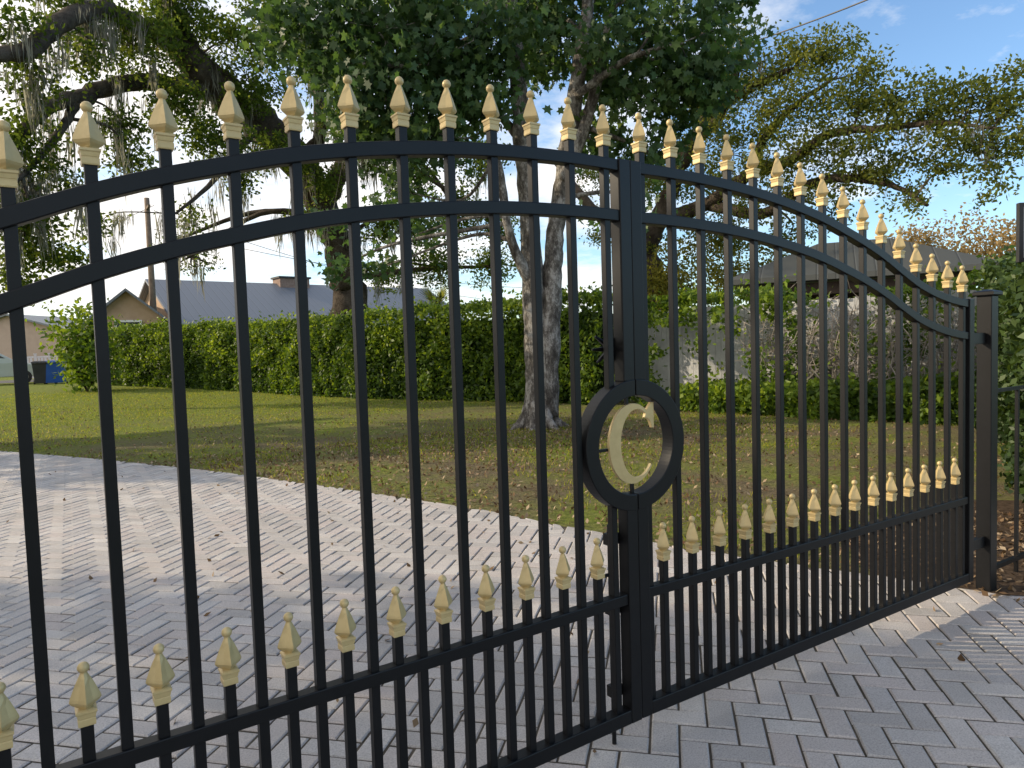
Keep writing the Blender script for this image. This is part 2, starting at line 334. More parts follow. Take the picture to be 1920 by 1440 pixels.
def build_leaf(s,ub,seam,outer,hinge,rz,label):
    c,sn=math.cos(rz),math.sin(rz); hx=s*hinge
    root=empty("driveway_gate",(hx*c,hx*sn,0),label,"gate","pair of swing gate leaves",rz)
    X=lambda u: s*u-hx
    def bx(name,u0,u1,y0,y1,z0,z1,mat=black,bev=.003):
        mb=MB(); a,b=sorted((X(u0),X(u1))); mb.box(a,b,y0,y1,z0,z1); return mb.obj(name,mat,parent=root,bevel=bev)
    si0,si1=seam,seam+.05
    cen=seam-.002
    dzr=math.sqrt(RO**2-.025**2)-.004
    zt=ztip(seam+.02,ub)-.197
    bx("stile",si0,si1,-.025,.025,.095,RC-dzr); bx("stile",si0,si1,-.025,.025,RC+dzr,zt+.022)
    so0,so1=outer,outer+.05
    bx("stile",so0,so1,-.025,.025,.095,ztip(outer,ub)-.197+.024)
    bx("bottom_rail",si1,so0,-.024,.024,.095,.145)
    bx("middle_rail",si1,so0,-.019,.019,.522,.560)
    for off,nm in ((.197,"arched_rail"),(.366,"arched_rail")):
        R=[]
        us=np.linspace(si1,so0,60)
        for u in us:
            z=ztip(u,ub)-off; t=(ztip(u+.01,ub)-ztip(u-.01,ub))/.02; L=math.hypot(1,t); nx_,nz_=-t/L,1/L; h=.0195
            R.append([(X(u+nx_*h),-.0195,z+nz_*h),(X(u+nx_*h),.0195,z+nz_*h),(X(u-nx_*h),.0195,z-nz_*h),(X(u-nx_*h),-.0195,z-nz_*h)])
        mb=MB(); mb.rings(R if s>0 else [r[::-1] for r in R]); mb.obj(nm,black,parent=root,bevel=.003)
    mb=MB(); R=[]
    for i in range(41):
        a=-math.pi/2+math.pi*i/40
        ca,sa=math.cos(a),math.sin(a); u0=cen+.0035
        R.append([(X(u0+RO*ca),-.028,RC+RO*sa),(X(u0+RO*ca),.028,RC+RO*sa),(X(u0+RI*ca),.028,RC+RI*sa),(X(u0+RI*ca),-.028,RC+RI*sa)])
    mb.rings(R if s>0 else [r[::-1] for r in R]); o=mb.obj("ring",black,parent=root,bevel=.003)
    h=.0125
    def pick(u,z0,z1): return MB().box(-h,h,-h,h,z0,z1).obj("picket",black,parent=root,loc=(X(u),0,0),bevel=.0018)
    def fin(pk,top):
        fo=bpy.data.objects.new("finial",FM); COL.objects.link(fo); fo.parent=pk; fo.location=(0,0,top)
    for i in range(16):
        u=ub+i*PIT; top=TIP[i]-FH
        dx=abs(u-cen)
        if dx<RI:
            q=math.sqrt(RO*RO-dx*dx)-.01
            pick(u,.12,RC-q); pk=pick(u,RC+q,top+.002)
        else: pk=pick(u,.12,top+.002)
        fin(pk,top)
    for i in range(15):
        u=ub+(i+.5)*PIT; top=.779-FH; fin(pick(u,.12,top+.002),top)
    for z in (.28,1.40):
        mb=MB(); a,b=sorted((X(so1),X(so1+.15))); mb.box(a,b,-.012,.012,z-.03,z+.03); mb.obj("hinge",black,parent=root,bevel=.002)
    return root,X
gr,XR=build_leaf(1,.010,-.057,2.29,2.42,0.0,"black iron swing gate leaf with gold spear finials and arched top")
gl,XL=build_leaf(-1,.158,.061,2.44,2.57,0.0411,"black iron swing gate leaf with gold letter C in ring")
mb=MB(); n=56; outer=[];inner=[]
a0,a1=math.radians(40),math.radians(322)
for i in range(n+1):
    k=i/n; a=a0+(a1-a0)*k
    tap=1-.45*max(0,(k-.84)/.16)
    ox,oz=.113*math.cos(a),.1415*math.sin(a); ix_,iz=.020+.079*math.cos(a),.1205*math.sin(a)
    outer.append((ox,oz)); inner.append((ox+(ix_-ox)*tap,oz+(iz-oz)*tap))
R=[[(p[0],-.008,p[1]),(p[0],.004,p[1]),(q[0],.004,q[1]),(q[0],-.008,q[1])] for p,q in zip(outer,inner)]
mb.rings(R)
ser=[(.058,.088),(.068,.112),(.090,.1395),(.103,.1395),(.103,.048),(.093,.048),(.084,.072),(.074,.083)]
b=len(mb.v)
mb.v+=[(x,-.0085,z) for x,z in ser]+[(x,.0045,z) for x,z in ser]; k=len(ser)
mb.f+=[tuple(b+j for j in range(k)),tuple(b+k+j for j in range(k))[::-1]]+[(b+j,b+k+j,b+k+(j+1)%k,b+(j+1)%k) for j in range(k)]
C=mb.obj("letter_emblem",gold,parent=gl,loc=(XL(.064),-.006,RC+.004),bevel=.001)
xc=XL(.064)
for bxs in ((XL(.061+RI+.004),xc-.10,RC-.012,RC-.002),(xc-.022,xc-.012,RC+.13,RC+RI+.004),(xc-.004,xc+.006,RC-RI-.002,RC-.13)):
    MB().box(bxs[0],bxs[1],-.006,.006,bxs[2],bxs[3]).obj("emblem_bracket",black,parent=gl)
mb=MB(); x=XL(.135); mb.tube([(x,.045,.0),(x,.045,.80)],[.008,.008],10); mb.tube([(x,.045,.62),(x-.05,.045,.62)],[.007,.007],8)
for z in (.2,.5,.75): mb.box(x-.02,x+.03,.026,.056,z-.02,z+.02)
mb.obj("drop_rod",black,parent=gl)
mb=MB(); x=XL(.111); 
mb.box(x-.012,x+.03,.026,.05,1.38,1.46)
for k,(dx,dz) in enumerate([(-.075,.045),(-.09,.0),(-.07,-.045)]):
    mb.tube([(x,.035,1.42),(x+dx,.035,1.42+dz)],[.014,.004],6)
mb.obj("latch",black,parent=gl)
def gate_post(x,y):
    root=empty("gate_post",(x,y,0),"square black metal gate post with flat pyramid cap","gate post","gate posts")
    MB().box(-.038,.038,-.038,.038,-.02,1.63).obj("post",black,parent=root,bevel=.004)
    mb=MB(); mb.rings([[(q*a,q*b_,z) for a,b_ in ((1,1),(-1,1),(-1,-1),(1,-1))] for q,z in ((.050,1.63),(.053,1.635),(.053,1.650),(.046,1.655),(.01,1.665))]); mb.obj("cap",black,parent=root)
    MB().box(.038,.085,-.02,.0,1.09,1.125).obj("latch_bracket",black,parent=root,bevel=.002)
gate_post(2.535,0)
gate_post(-2.685*math.cos(.0411),-2.685*math.sin(.0411))
root=empty("metal_fence",(2.66,0.03,0),"black metal fence panel beside the gate post","fence")
MB().box(0,1.5,-.012,.012,.075,.10).obj("bottom_rail",black,parent=root)
MB().box(0,1.5,-.010,.010,1.09,1.11).obj("top_rail",black,parent=root)
for i in range(6):
    MB().box(-.009,.009,-.009,.009,0.0,1.13 if i==0 else 1.10).obj("picket",black,parent=root,loc=(.03+i*.28,0,0))

# ------------------------------------------------------------------ trees
def tree(name,label,cat,base,limbs,blobs,leafm,barkm,leafsize,shape=RH,droop=0.,moss=None,sr=.22,flat=.75,wob=.06,density=1.0,twigs=5,sub=28,jit=.10):
    root=empty(name,tuple(base),label,cat)
    T=MB(); samples=[]
    for pts,rad in limbs:
        cp=catmull(pts,7); rr=np.interp(np.linspace(0,1,len(cp)),np.linspace(0,1,len(rad)),rad)
        cp=[p+rng.normal(size=3)*r*jit for p,r in zip(cp,rr)]
        T.tube(cp,rr,12,wob); samples+=list(zip(cp,rr))
    SP=np.array([p for p,_ in samples]); SRr=np.array([r for _,r in samples])
    LP=[];LT=[];BR=[]
    for (c,r,n) in blobs:
        c=np.asarray(c); p,t,cc=clumpcloud(c,r,int(n*density),flat,sub,sr); LP.append(p);LT.append(t)
        d=np.linalg.norm(SP-c,axis=1); j=int(np.argmin(d)); s0=SP[j]; L=d[j]
        rb=min(SRr[j]*.6,0.025*L+.015)
        mid=(s0+c)/2+rng.normal(size=3)*L*.12+np.array([0,0,.06*L])
        cp=catmull([s0,mid,c],5); T.tube(cp,np.linspace(rb,rb*.35,len(cp)),6)
        for q in cc[:twigs+len(cc)//6]:
            m2=(c+q)/2+rng.normal(size=3)*.12*r
            T.tube([c,m2,q],[rb*.35,rb*.25,.006],4)
        BR+=cp
    tr=T.obj("trunk",barkm,smooth=True,parent=root); tr.location=-Vector(tuple(base)); 
    LP=np.concatenate(LP);LT=np.concatenate(LT)
    leaves("crown",LP,rng.uniform(.75,1.25,len(LP))*leafsize,leafm,shape=shape,droop=droop,parent=root,tint=LT)
    if moss:
        n,lmin,lmax=moss
        src=np.array([p for p in SP[len(SP)//6:]]+[p for p in BR]); MP=[];MS=[]
        for k in range(n):
            p=src[rng.integers(len(src))]+rng.normal(size=3)*np.array([.35,.35,.1]); L=rng.uniform(lmin,lmax)*rng.random()**.5; q=rng.integers(14,34)
            o_=rng.normal(size=(q,3))*np.array([.09,.09,.05]); ll=L*rng.uniform(.3,1,q); pp=p+o_; pp[:,2]-=ll*.5+rng.random(q)*L*.25
            MP.append(pp);MS.append(ll)
        MP=np.concatenate(MP);MS=np.concatenate(MS)
        leaves("hanging_moss",MP,MS,moss_m,shape=LONG*np.array([1.3,1]),droop=7,parent=root)
    return root
base=np.array([5.23,8.33,-.02]); D=12.35
def m(px,py,dd=0): return W(px,py,D+dd)
limbs=[([base+np.array([0,0,-.1]),m(1008,740),m(1004,640),m(999,520),m(992,400),m(980,260,-.2),m(967,100,-.3),m(945,-120,-.5)],[.33,.22,.20,.185,.175,.16,.13,.09]),
([m(1024,780),m(1029,650),m(1036,520,.1),m(1044,420,.2),m(1060,300,.3),m(1080,170,.2),m(1100,30,.2),m(1120,-120,.3)],[.22,.20,.17,.155,.145,.135,.11,.07]),
([m(1000,540),m(975,490,-.2),m(953,430,-.4),m(938,330,-.5),m(905,200,-.6)],[.11,.09,.075,.07,.04]),
([m(1054,340,.2),m(1092,250,.2),m(1120,150,0),m(1145,20,-.2)],[.12,.11,.09,.05]),
([m(975,260),m(900,180,-.5),m(780,130,-1),m(680,120,-1.2)],[.08,.05,.04,.02]),
([m(1080,180),m(1180,110,-.5),m(1280,80,-.8)],[.07,.05,.02])]
for k in range(7):
    a=k/7*6.28+.3; limbs.append(([base+np.array([.12*math.cos(a),.12*math.sin(a),.42]),base+np.array([.32*math.cos(a),.32*math.sin(a),.10]),base+np.array([.62*math.cos(a),.62*math.sin(a),-.06])],[.13,.09,.03]))
bl=[]
for px,py,dd,r,n in [(700,50,-1,1.0,800),(800,30,-.5,1.1,820),(890,60,-1.0,1.1,760),(1000,0,.8,1.1,740),(1100,30,1.2,1.1,720),(1210,60,-.3,1.1,780),(1290,130,0,.9,620),(760,150,-1,.9,680),(860,150,-.8,.9,600),(1010,110,1.3,.9,600),(1150,150,1.0,.9,620),(1240,190,.3,.9,600),(690,180,-.6,.8,550),(640,90,-.3,.8,500),(820,250,-.8,.6,340),(900,210,-.8,.5,220),(1140,270,.8,.6,280),(1230,290,.8,.7,300),(740,260,0,.6,300),(670,260,.3,.5,200),(760,360,.5,.42,150),(780,440,.5,.35,100),(640,500,1,.38,100),(620,420,1,.3,70),(720,500,1,.3,65),(900,-120,0,1.5,420),(1100,-120,0,1.5,420),(750,-120,0,1.4,400),(1300,-60,0,1.2,320),(1170,400,1,.4,90),(600,30,-.5,.8,400),(1340,60,.3,.7,300),(930,140,-.6,.5,160),(560,90,.3,.6,220)]:
    bl.append((m(px,py,dd),r,n))
tree("maple_tree","twin-trunked maple tree with pale bark and drooping leaves on lawn","tree",base,limbs,bl,mapleleaf,maplebark,.145,shape=MAPLE,droop=1.3,sr=.24,wob=.05,density=1.15,jit=.05,sub=34)
base=G(652,32)
o=lambda px,py,d: W(px,py,d)
limbs=[([base+np.array([0,0,-.2]),o(655,560,32),o(640,480,31.5),o(605,390,31),o(560,310,30),o(490,230,29),o(410,165,28),o(350,100,27),o(300,-40,26)],[1.0,.75,.62,.60,.62,.68,.66,.5,.3]),
([o(410,170,28),o(330,160,27),o(240,155,26),o(150,182,25),o(90,200,24),o(20,270,23),o(-60,330,22)],[.36,.30,.26,.24,.20,.16,.1]),
([o(380,120,28),o(280,60,26),o(190,20,24),o(110,45,22),o(50,95,21),o(-40,105,20)],[.36,.3,.26,.24,.2,.15]),
([o(150,182,25),o(110,250,24),o(60,310,23),o(30,340,22)],[.15,.11,.08,.05]),
([o(600,400,31),o(650,300,30),o(700,200,30),o(800,120,29),o(900,60,28)],[.4,.34,.28,.2,.1]),
([o(560,310,30),o(600,250,29),o(590,120,28),o(560,0,27)],[.3,.25,.2,.12]),
([o(490,230,29),o(440,290,27),o(390,350,26),o(330,400,25)],[.16,.12,.08,.04])]
bl=[]
for px,py,d,r,n in [(250,90,25,1.5,1700),(330,40,26,1.6,1900),(430,70,27,1.6,1900),(540,50,27,1.6,1900),(600,120,28,1.4,1600),(480,170,27,1.3,1400),(330,200,26,1.2,1200),(410,260,26,1.2,1200),(150,20,24,1.1,850),(60,150,22,1.0,700),(20,40,21,.8,450),(40,270,23,1.0,600),(100,330,23,.8,420),(40,420,23,1.0,850),(100,480,24,.9,850),(30,520,24,.8,550),(240,300,25,.9,550),(230,230,25,.8,500),(150,110,23,.8,450),(520,290,28,1.1,1000),(590,330,29,1.1,950),(560,410,29,.7,300),(700,290,29,1.3,1200),(650,220,28,1.3,1200),(780,330,29,1.3,1200),(860,400,30,1.3,1300),(720,420,30,1.2,1000),(790,430,30,1.1,800),(820,500,31,1.3,1300),(920,500,31,1.2,1100),(930,420,30,1.0,800),(720,520,32,.9,500),(900,300,29,1.4,1100),(360,410,26,.6,220),(180,430,25,.8,250),(560,-80,27,2,700),(300,-100,25,2,600),(100,-60,23,1.2,250),(800,-40,29,2,700),(700,60,28,1.8,1000),(450,340,27,.7,350),(30,360,23,.8,400),(360,480,33,1.0,280),(330,450,33,.9,200)]:
    bl.append((o(px,py,d),r,n))
tree("oak_tree","huge live oak draped in grey hanging moss behind the hedge","tree",base,limbs,bl,oakleaf,oakbark,.16,moss=(400,.5,2.4),sr=.24,density=1.25,sub=36)
base=G(1225,25)
limbs=[([base+np.array([0,0,-.2]),o(1222,540,25),o(1210,470,25),o(1240,400,24.5),o(1280,300,24),o(1330,220,23.5),o(1400,170,23),o(1480,130,22)],[.8,.5,.40,.30,.28,.22,.15,.07]),
([o(1215,470,25),o(1160,440,25),o(1100,380,25),o(1040,300,26)],[.3,.24,.18,.1]),
([o(1240,410,24.5),o(1320,385,24),o(1400,330,23),o(1480,300,22),o(1560,250,21.5),o(1660,240,21),o(1760,230,20.5),o(1860,240,20)],[.26,.22,.18,.15,.12,.09,.06,.03]),
([o(1330,384,24),o(1430,400,23),o(1520,345,22),o(1600,335,21.5),o(1680,350,21),o(1740,385,20.5)],[.19,.16,.14,.11,.07,.04]),
([o(1400,330,23),o(1440,250,22.5),o(1500,190,22),o(1560,150,21.5)],[.14,.12,.08,.04]),
([o(1300,270,24),o(1360,200,23),o(1390,100,22)],[.2,.15,.07])]
bl=[]
for px,py,d,r,n in [(1350,170,23,1.3,1300),(1420,120,22.5,1.2,1250),(1500,110,22,1.2,1200),(1560,100,22,.9,750),(1440,210,22,1.2,1250),(1530,200,21.5,1.2,1250),(1610,190,21.5,1.1,1150),(1680,190,21,1.0,950),(1740,220,21,1.0,1000),(1820,190,20.5,.9,800),(1890,210,20.5,.9,750),(1780,270,20.5,.9,700),(1860,280,20,.9,650),(1930,260,20,.8,350),(1620,270,21,1.0,900),(1520,290,21.5,1.1,1000),(1440,300,22,1.0,900),(1370,290,23,1.1,950),(1300,340,24,1.2,1000),(1580,350,21.5,.8,520),(1660,330,21,.8,600),(1700,380,20.8,.5,240),(1480,370,22,.9,550),(1380,400,23,1.0,600),(1300,430,24,1.1,700),(1230,330,25,1.3,900),(1160,420,25,1.2,800),(1100,330,26,1.2,700),(1870,340,20,.6,220),(1330,240,23,1.2,1000),(1220,470,25,.9,400),(1900,140,20.5,.6,280),(1270,60,23,1.2,600),(1620,130,21.5,.7,420),(1480,440,23,.8,320),(1560,400,23,.6,200),(1380,70,22.5,.9,600),(1360,460,24,.9,450),(1760,320,20.8,.6,250)]:
    bl.append((o(px,py,d),r,n))
tree("oak_tree","spreading live oak with olive leaves and crooked limbs behind fence","tree",base,limbs,bl,oakleaf2,oakbark,.12,moss=(45,.3,1.0),sr=.19,density=1.25,sub=40)
bb=lambda x,y,z: np.array([x,y,z],float)
def roadside_oak(bx_,by_,rx,ry,n,seedlabel,zl=6.6):
    base=bb(bx_,by_,float(gz(bx_,by_)))
    limbs=[([base,base+bb(.1,0,2.5),base+bb(.5,-.4,4.5),base+bb(1.5,-1,6.5),base+bb(2.5,-2,8.2)],[.6,.45,.4,.35,.2]),
    ([base+bb(.5,-.4,4.5),base+bb(-1,-2,6),base+bb(-2,-3,7)],[.35,.28,.15]),([base+bb(.5,-.4,4.5),base+bb(1,2,6),base+bb(1.6,3.4,7)],[.35,.25,.12])]
    bl=[]
    for k in range(n):
        a=rng.random()*6.28; rr=rng.random()**.5
        bl.append((base+bb(.5+rr*rx*math.cos(a),rr*ry*math.sin(a)-.5,zl+rng.random()*3.4-1.0*rr),1.15,280))
    tree("oak_tree",seedlabel,"tree",base,limbs,bl,oakleaf,oakbark,.34,sr=.36,twigs=2)
roadside_oak(-14.5,8.5,4.4,4.2,22,"broad live oak with shady crown beside the driveway",6.6)
roadside_oak(-10.3,19.0,3.4,3.2,13,"smaller live oak standing at the far end of driveway",5.6)
def shrub(name,label,cat,c,r,n,leafm,ls,flat=1.0,sr=.12,stems=7,droop=0.,shape=RH,group=None):
    base=np.array([c[0],c[1],float(gz(c[0],c[1]))]); root=empty(name,tuple(base),label,cat,group)
    T=MB()
    for k in range(stems):
        a=rng.random()*6.28; q=np.array(c)+np.array([math.cos(a)*r*.7,math.sin(a)*r*.7,rng.uniform(-.3,.6)*r*flat])
        T.tube(catmull([base,(base+q)/2+rng.normal(size=3)*.1*r,q],4),np.linspace(.03,.01,9),5)
    p,t,_=clumpcloud(c,r,n,flat,24,sr); tr=T.obj("trunk",oakbark,parent=root); tr.location=-Vector(tuple(base))
    p[:,2]=np.maximum(p[:,2],base[2]+.05)
    leaves("crown",p,rng.uniform(.7,1.3,n)*ls,leafm,shape=shape,droop=droop,parent=root,tint=t)
c=o(158,645,31); shrub("bush","loose yellow-green leafy bush at the end of the hedge","bush",c,1.15,2600,hedgeleaf,.22,flat=1.45,sr=.30)
for px,py,d,r in ((1250,520,24,1.2),(1340,500,24,1.4),(1430,515,24,1.2)):
    c=o(px,py,d); shrub("bush","golden-green bush rising above the fence","bush",c,r,2200,goldleaf,.14,sr=.25)
for px,py,d,r in ((1720,465,55,1.6),(1820,460,58,2.2),(1890,462,56,2.0)):
    c=o(px,py,d); shrub("tree","distant tree with faint orange spring leaves","tree",c,r,1500,orangeleaf,.28,sr=.6)
base=G(825,33); root=empty("palm_tree",tuple(base),"small fan palm showing just above the hedge","palm tree")
T=MB(); T.tube([(0,0,0),(0.05,0,1.5),(0,0,3.0)],[.2,.17,.15],8); T.obj("trunk",oakbark,parent=root,smooth=True)
top=np.array([base[0],base[1],base[2]+3.1])
fv=[]
for k in range(26):
    a=rng.random()*6.28; e=rng.uniform(-.3,1.2); d=np.array([math.cos(a)*math.cos(e),math.sin(a)*math.cos(e),math.sin(e)])
    s_=np.cross(d,[0,0,1]); s_/=np.linalg.norm(s_)
    for j in range(-5,6):
        dd=d*math.cos(j*.16)+s_*math.sin(j*.16); p0=top+d*.5; p1=p0+dd*.8+np.array([0,0,-.15*abs(j)/5]); w_=s_*.03
        fv+=[p0-w_,p0+w_,p1+w_*.3,p1-w_*.3]
fast_mesh("crown",np.array(fv),4,oakleaf2,rng.random(len(fv)//4),root)

# ------------------------------------------------------------------ hedges
def hedge(label,path,width,h,leafn,ls=.10,mat=hedgeleaf,dens=None,name="hedge",core=True,seed=1,lumpy=1.0,spike=.08):
    path=[np.array(p,float) for p in path]; cum=[0]
    for a,b in zip(path[:-1],path[1:]): cum.append(cum[-1]+np.linalg.norm(b-a))
    L=cum[-1]; base=(path[0][0],path[0][1],0)
    root=empty(name,base,label,"hedge" if name=="hedge" else "plants")
    px=np.array([p[0] for p in path]);py=np.array([p[1] for p in path])
    def at(s): 
        x=np.interp(s,cum,px);y=np.interp(s,cum,py); e=.05
        tx=np.interp(s+e,cum,px)-np.interp(s-e,cum,px); ty=np.interp(s+e,cum,py)-np.interp(s-e,cum,py); l=np.hypot(tx,ty); return x,y,tx/l,ty/l
    hh=(lambda s: np.interp(s/L,np.linspace(0,1,len(h)),h))
    if core:
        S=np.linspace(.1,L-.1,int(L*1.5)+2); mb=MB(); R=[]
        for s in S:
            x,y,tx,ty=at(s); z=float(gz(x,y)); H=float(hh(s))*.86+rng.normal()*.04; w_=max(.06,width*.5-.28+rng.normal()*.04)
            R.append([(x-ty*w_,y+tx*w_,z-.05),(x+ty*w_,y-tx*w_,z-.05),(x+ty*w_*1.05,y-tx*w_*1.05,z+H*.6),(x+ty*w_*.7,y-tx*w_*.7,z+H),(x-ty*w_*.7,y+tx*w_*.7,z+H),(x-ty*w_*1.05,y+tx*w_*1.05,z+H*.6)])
        mb.rings(R); c=mb.obj("dark_core",darkgreen,parent=root); c.location=(-base[0],-base[1],0)  # solid dark core: the hedge's inner shade put into colour, stops see-through
    n=leafn; s=rng.uniform(0,L,n); v=rng.random(n)
    x,y,tx,ty=at(s); H=hh(s); side=rng.random(n)
    Q=np.stack([s,v*H,side*0],1)
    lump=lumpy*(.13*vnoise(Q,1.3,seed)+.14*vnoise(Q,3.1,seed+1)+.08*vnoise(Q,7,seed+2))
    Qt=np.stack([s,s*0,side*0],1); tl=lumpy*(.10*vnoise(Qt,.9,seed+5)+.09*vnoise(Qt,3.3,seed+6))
    lat=np.where(side<.72,1.0,np.where(side<.90,rng.uniform(-1,1,n),-1.0))
    top=(side>=.72)&(side<.90)
    zz=np.where(top,H+tl,v*(H+tl))
    shoulder=1-np.clip((v-.85)/.15,0,1)*.15
    off=np.where(top,lat*width*.46,lat*(width*.5*shoulder+lump))
    x=x+ty*off+rng.normal(size=n)*.06;y=y-tx*off+rng.normal(size=n)*.06;zz=zz+rng.normal(size=n)*.05+np.where(rng.random(n)<spike,rng.random(n)*.28,0)*top
    z=gz(x,y)+np.maximum(zz,.03)
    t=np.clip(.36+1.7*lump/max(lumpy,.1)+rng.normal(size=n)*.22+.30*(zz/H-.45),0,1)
    P=np.stack([x,y,z],1)
    if dens is not None:
        k=dens(P,s,v); P=P[k];t=t[k]
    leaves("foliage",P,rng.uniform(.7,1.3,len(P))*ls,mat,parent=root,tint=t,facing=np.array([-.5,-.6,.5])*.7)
    return root
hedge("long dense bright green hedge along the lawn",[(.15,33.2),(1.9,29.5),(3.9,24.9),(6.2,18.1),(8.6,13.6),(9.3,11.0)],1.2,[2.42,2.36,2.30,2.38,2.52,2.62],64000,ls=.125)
root=empty("board_fence",(9.6,12.5,0),"weathered pale board fence behind climbing plants","fence")
A=np.array([9.7,12.8]);B=np.array([11.8,1.5]); d=(B-A)/np.linalg.norm(B-A); Lf=np.linalg.norm(B-A); nn=np.array([d[1],-d[0]])
mb=MB(); s=0
while s<Lf:
    mb.box(s,s+.135,-.012,.012,.03,2.15+rng.normal()*.01,M=lambda p:(A[0]+d[0]*p[0]+nn[0]*p[1]-9.6,A[1]+d[1]*p[0]+nn[1]*p[1]-12.5,p[2])); s+=.142
mb.obj("board_panel",greyfence,parent=root)
for z in (.4,1.9): MB().box(0,Lf,-.05,-.014,z,z+.09,M=lambda p:(A[0]+d[0]*p[0]+nn[0]*p[1]-9.6,A[1]+d[1]*p[0]+nn[1]*p[1]-12.5,p[2])).obj("rail",greyfence,parent=root)
def sparse(thr,tt=1.75):
    def f(P,s,v):
        q=vnoise(P,1.1,11)+.6*vnoise(P,2.7,12)+rng.normal(size=len(P))*.15
        return (q>thr)|((P[:,2]>tt)&(q>thr-.40))
    return f
hedge("patchy green climbing shrubs in front of pale fence",[(9.2,11.3),(9.75,8.2),(10.1,6.5)],.8,[2.55,2.4,2.2],15000,ls=.12,dens=sparse(.05),core=False,seed=20)
hedge("trailing vine growing along the top of the pale fence",[(10.25,7.0),(10.7,4.6),(11.1,2.6)],.6,[2.3,2.25,2.3],8000,ls=.11,dens=sparse(.55,1.95),core=False,seed=30,name="climbing_vine")
for (x,y,h,n) in ((10.05,7.3,2.1,220),(10.2,6.6,2.1,100),(10.25,6.0,2.0,70),(10.4,5.4,2.0,70),(10.5,4.9,1.9,70),(10.75,4.0,2.0,180)):
    root=empty("shrub",(x,y,0),"half-bare twiggy shrub growing against the pale fence","shrub","twiggy shrubs along the fence")
    T=MB(); tips=[]
    for k in range(16):
        a=rng.random()*6.28; p=np.array([rng.normal()*.15,rng.normal()*.15,0]); dirv=np.array([math.cos(a)*.35,math.sin(a)*.35,1.]); pts=[p]
        for j in range(5):
            p=p+dirv*h/6+rng.normal(size=3)*.09; pts.append(p)
        T.tube(pts,np.linspace(.018,.007,6),4)
        for j in range(2,6):
            for q in range(3):
                e=pts[j]+rng.normal(size=3)*.28; T.tube([pts[j],(pts[j]+e)/2+rng.normal(size=3)*.05,e],[.007,.005,.003],3); tips.append(e)
    T.obj("trunk",twigm,parent=root)
    tips=np.array(tips); P=tips[rng.integers(0,len(tips),n)]+rng.normal(size=(n,3))*.12+np.array([x,y,0]); P[:,2]=np.abs(P[:,2])
    leaves("crown",P,rng.uniform(.05,.1,n),hedgeleaf,parent=root)
hedge("low broad-leaved green border plants below the fence",[(9.3,8.8),(9.7,6.2),(10.0,4.8),(10.5,2.4)],.8,[.4,.55,.65,.7],12000,ls=.12,name="border_planting",seed=40)
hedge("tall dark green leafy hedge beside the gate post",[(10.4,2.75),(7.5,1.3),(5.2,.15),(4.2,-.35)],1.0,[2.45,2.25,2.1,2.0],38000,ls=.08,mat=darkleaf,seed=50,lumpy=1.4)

# ------------------------------------------------------------------ houses
def xf(o_,d):
    d=np.array(d)/np.linalg.norm(d); n=np.array([d[1],-d[0]]); return lambda p:(o_[0]+d[0]*p[0]+n[0]*p[1],o_[1]+d[1]*p[0]+n[1]*p[1],p[2])
def gable(name,label,A,B,halfw,zr,ze,wallm,roofm,zg,wins=()):
    d=(B-A)[:2]; L=np.linalg.norm(d); T=xf((0,0),d)
    root=empty(name,(A[0],A[1],0),label,"house")
    h=halfw-.5; zw=ze+.5*(zr-ze)/halfw-.05
    mb=MB(); b=[(0.4,-h,zg),(0.4,h,zg),(0.4,h,zw),(0.4,0,zr-.12),(0.4,-h,zw),(L-.4,-h,zg),(L-.4,h,zg),(L-.4,h,zw),(L-.4,0,zr-.12),(L-.4,-h,zw)]
    mb.v=[T(p) for p in b]; mb.f=[(0,1,2,3,4),(9,8,7,6,5),(1,6,7,2),(0,4,9,5)]; mb.obj("wall",wallm,parent=root)
    mb=MB()
    for s in (1,-1):
        P=[(0,0,zr),(L,0,zr),(L,s*halfw,ze),(0,s*halfw,ze)]; Q=[(p[0],p[1],p[2]-.14) for p in P]
        b0=len(mb.v); mb.v+=[T(p) for p in P+Q]; mb.f+=[(b0,b0+1,b0+2,b0+3),(b0+7,b0+6,b0+5,b0+4)]+[(b0+j,b0+4+j,b0+4+(j+1)%4,b0+(j+1)%4) for j in range(4)]
    mb.obj("roof",roofm,parent=root)
    for (x0,x1,z0,z1,side) in wins:
        w_=MB()
        if side=="front": w_.box(x0,x1,h+.01,h+.05,z0,z1,M=T)
        else: w_.box(.34,.38,x0,x1,z0,z1,M=T)
        wo=w_.obj("window",glass,parent=root)
        fr=MB()
        for (a,b_,c,d_) in ((x0-.1,x0,z0-.1,z1+.1),(x1,x1+.1,z0-.1,z1+.1),(x0,x1,z1,z1+.1),(x0,x1,z0-.1,z0)):
            if side=="front": fr.box(a,b_,h+.01,h+.08,c,d_,M=T)
            else: fr.box(.3,.38,a,b_,c,d_,M=T)
        fr.obj("frame",white,parent=wo)
    return root,T,L
A=W(272,523,46);B=W(800,545,54); dv=(B-A)[:2]/np.linalg.norm((B-A)[:2])
roofA=metalroof("grey_metal_roof",(0.17,0.19,0.22),(0.28,0.30,0.33),dv,.45)
hA,TA,LA=gable("house","tan house with long grey metal roof behind the hedge",A,B,6.0,A[2],2.9,tan,roofA,.3,wins=((4,5.5,1.4,2.6,"front"),(12,13.5,1.4,2.6,"front")))
cx=LA*.40; MB().box(cx,cx+2.0,-.6,.6,A[2]-.5,A[2]+.30,M=TA).obj("chimney",brickm,parent=hA)
MB().box(cx-.1,cx+2.1,-.7,.7,A[2]+.305,A[2]+.42,M=TA).obj("chimney_cap",blackp,parent=hA)
A2=W(235,540,39); B2=W(262,540,47)
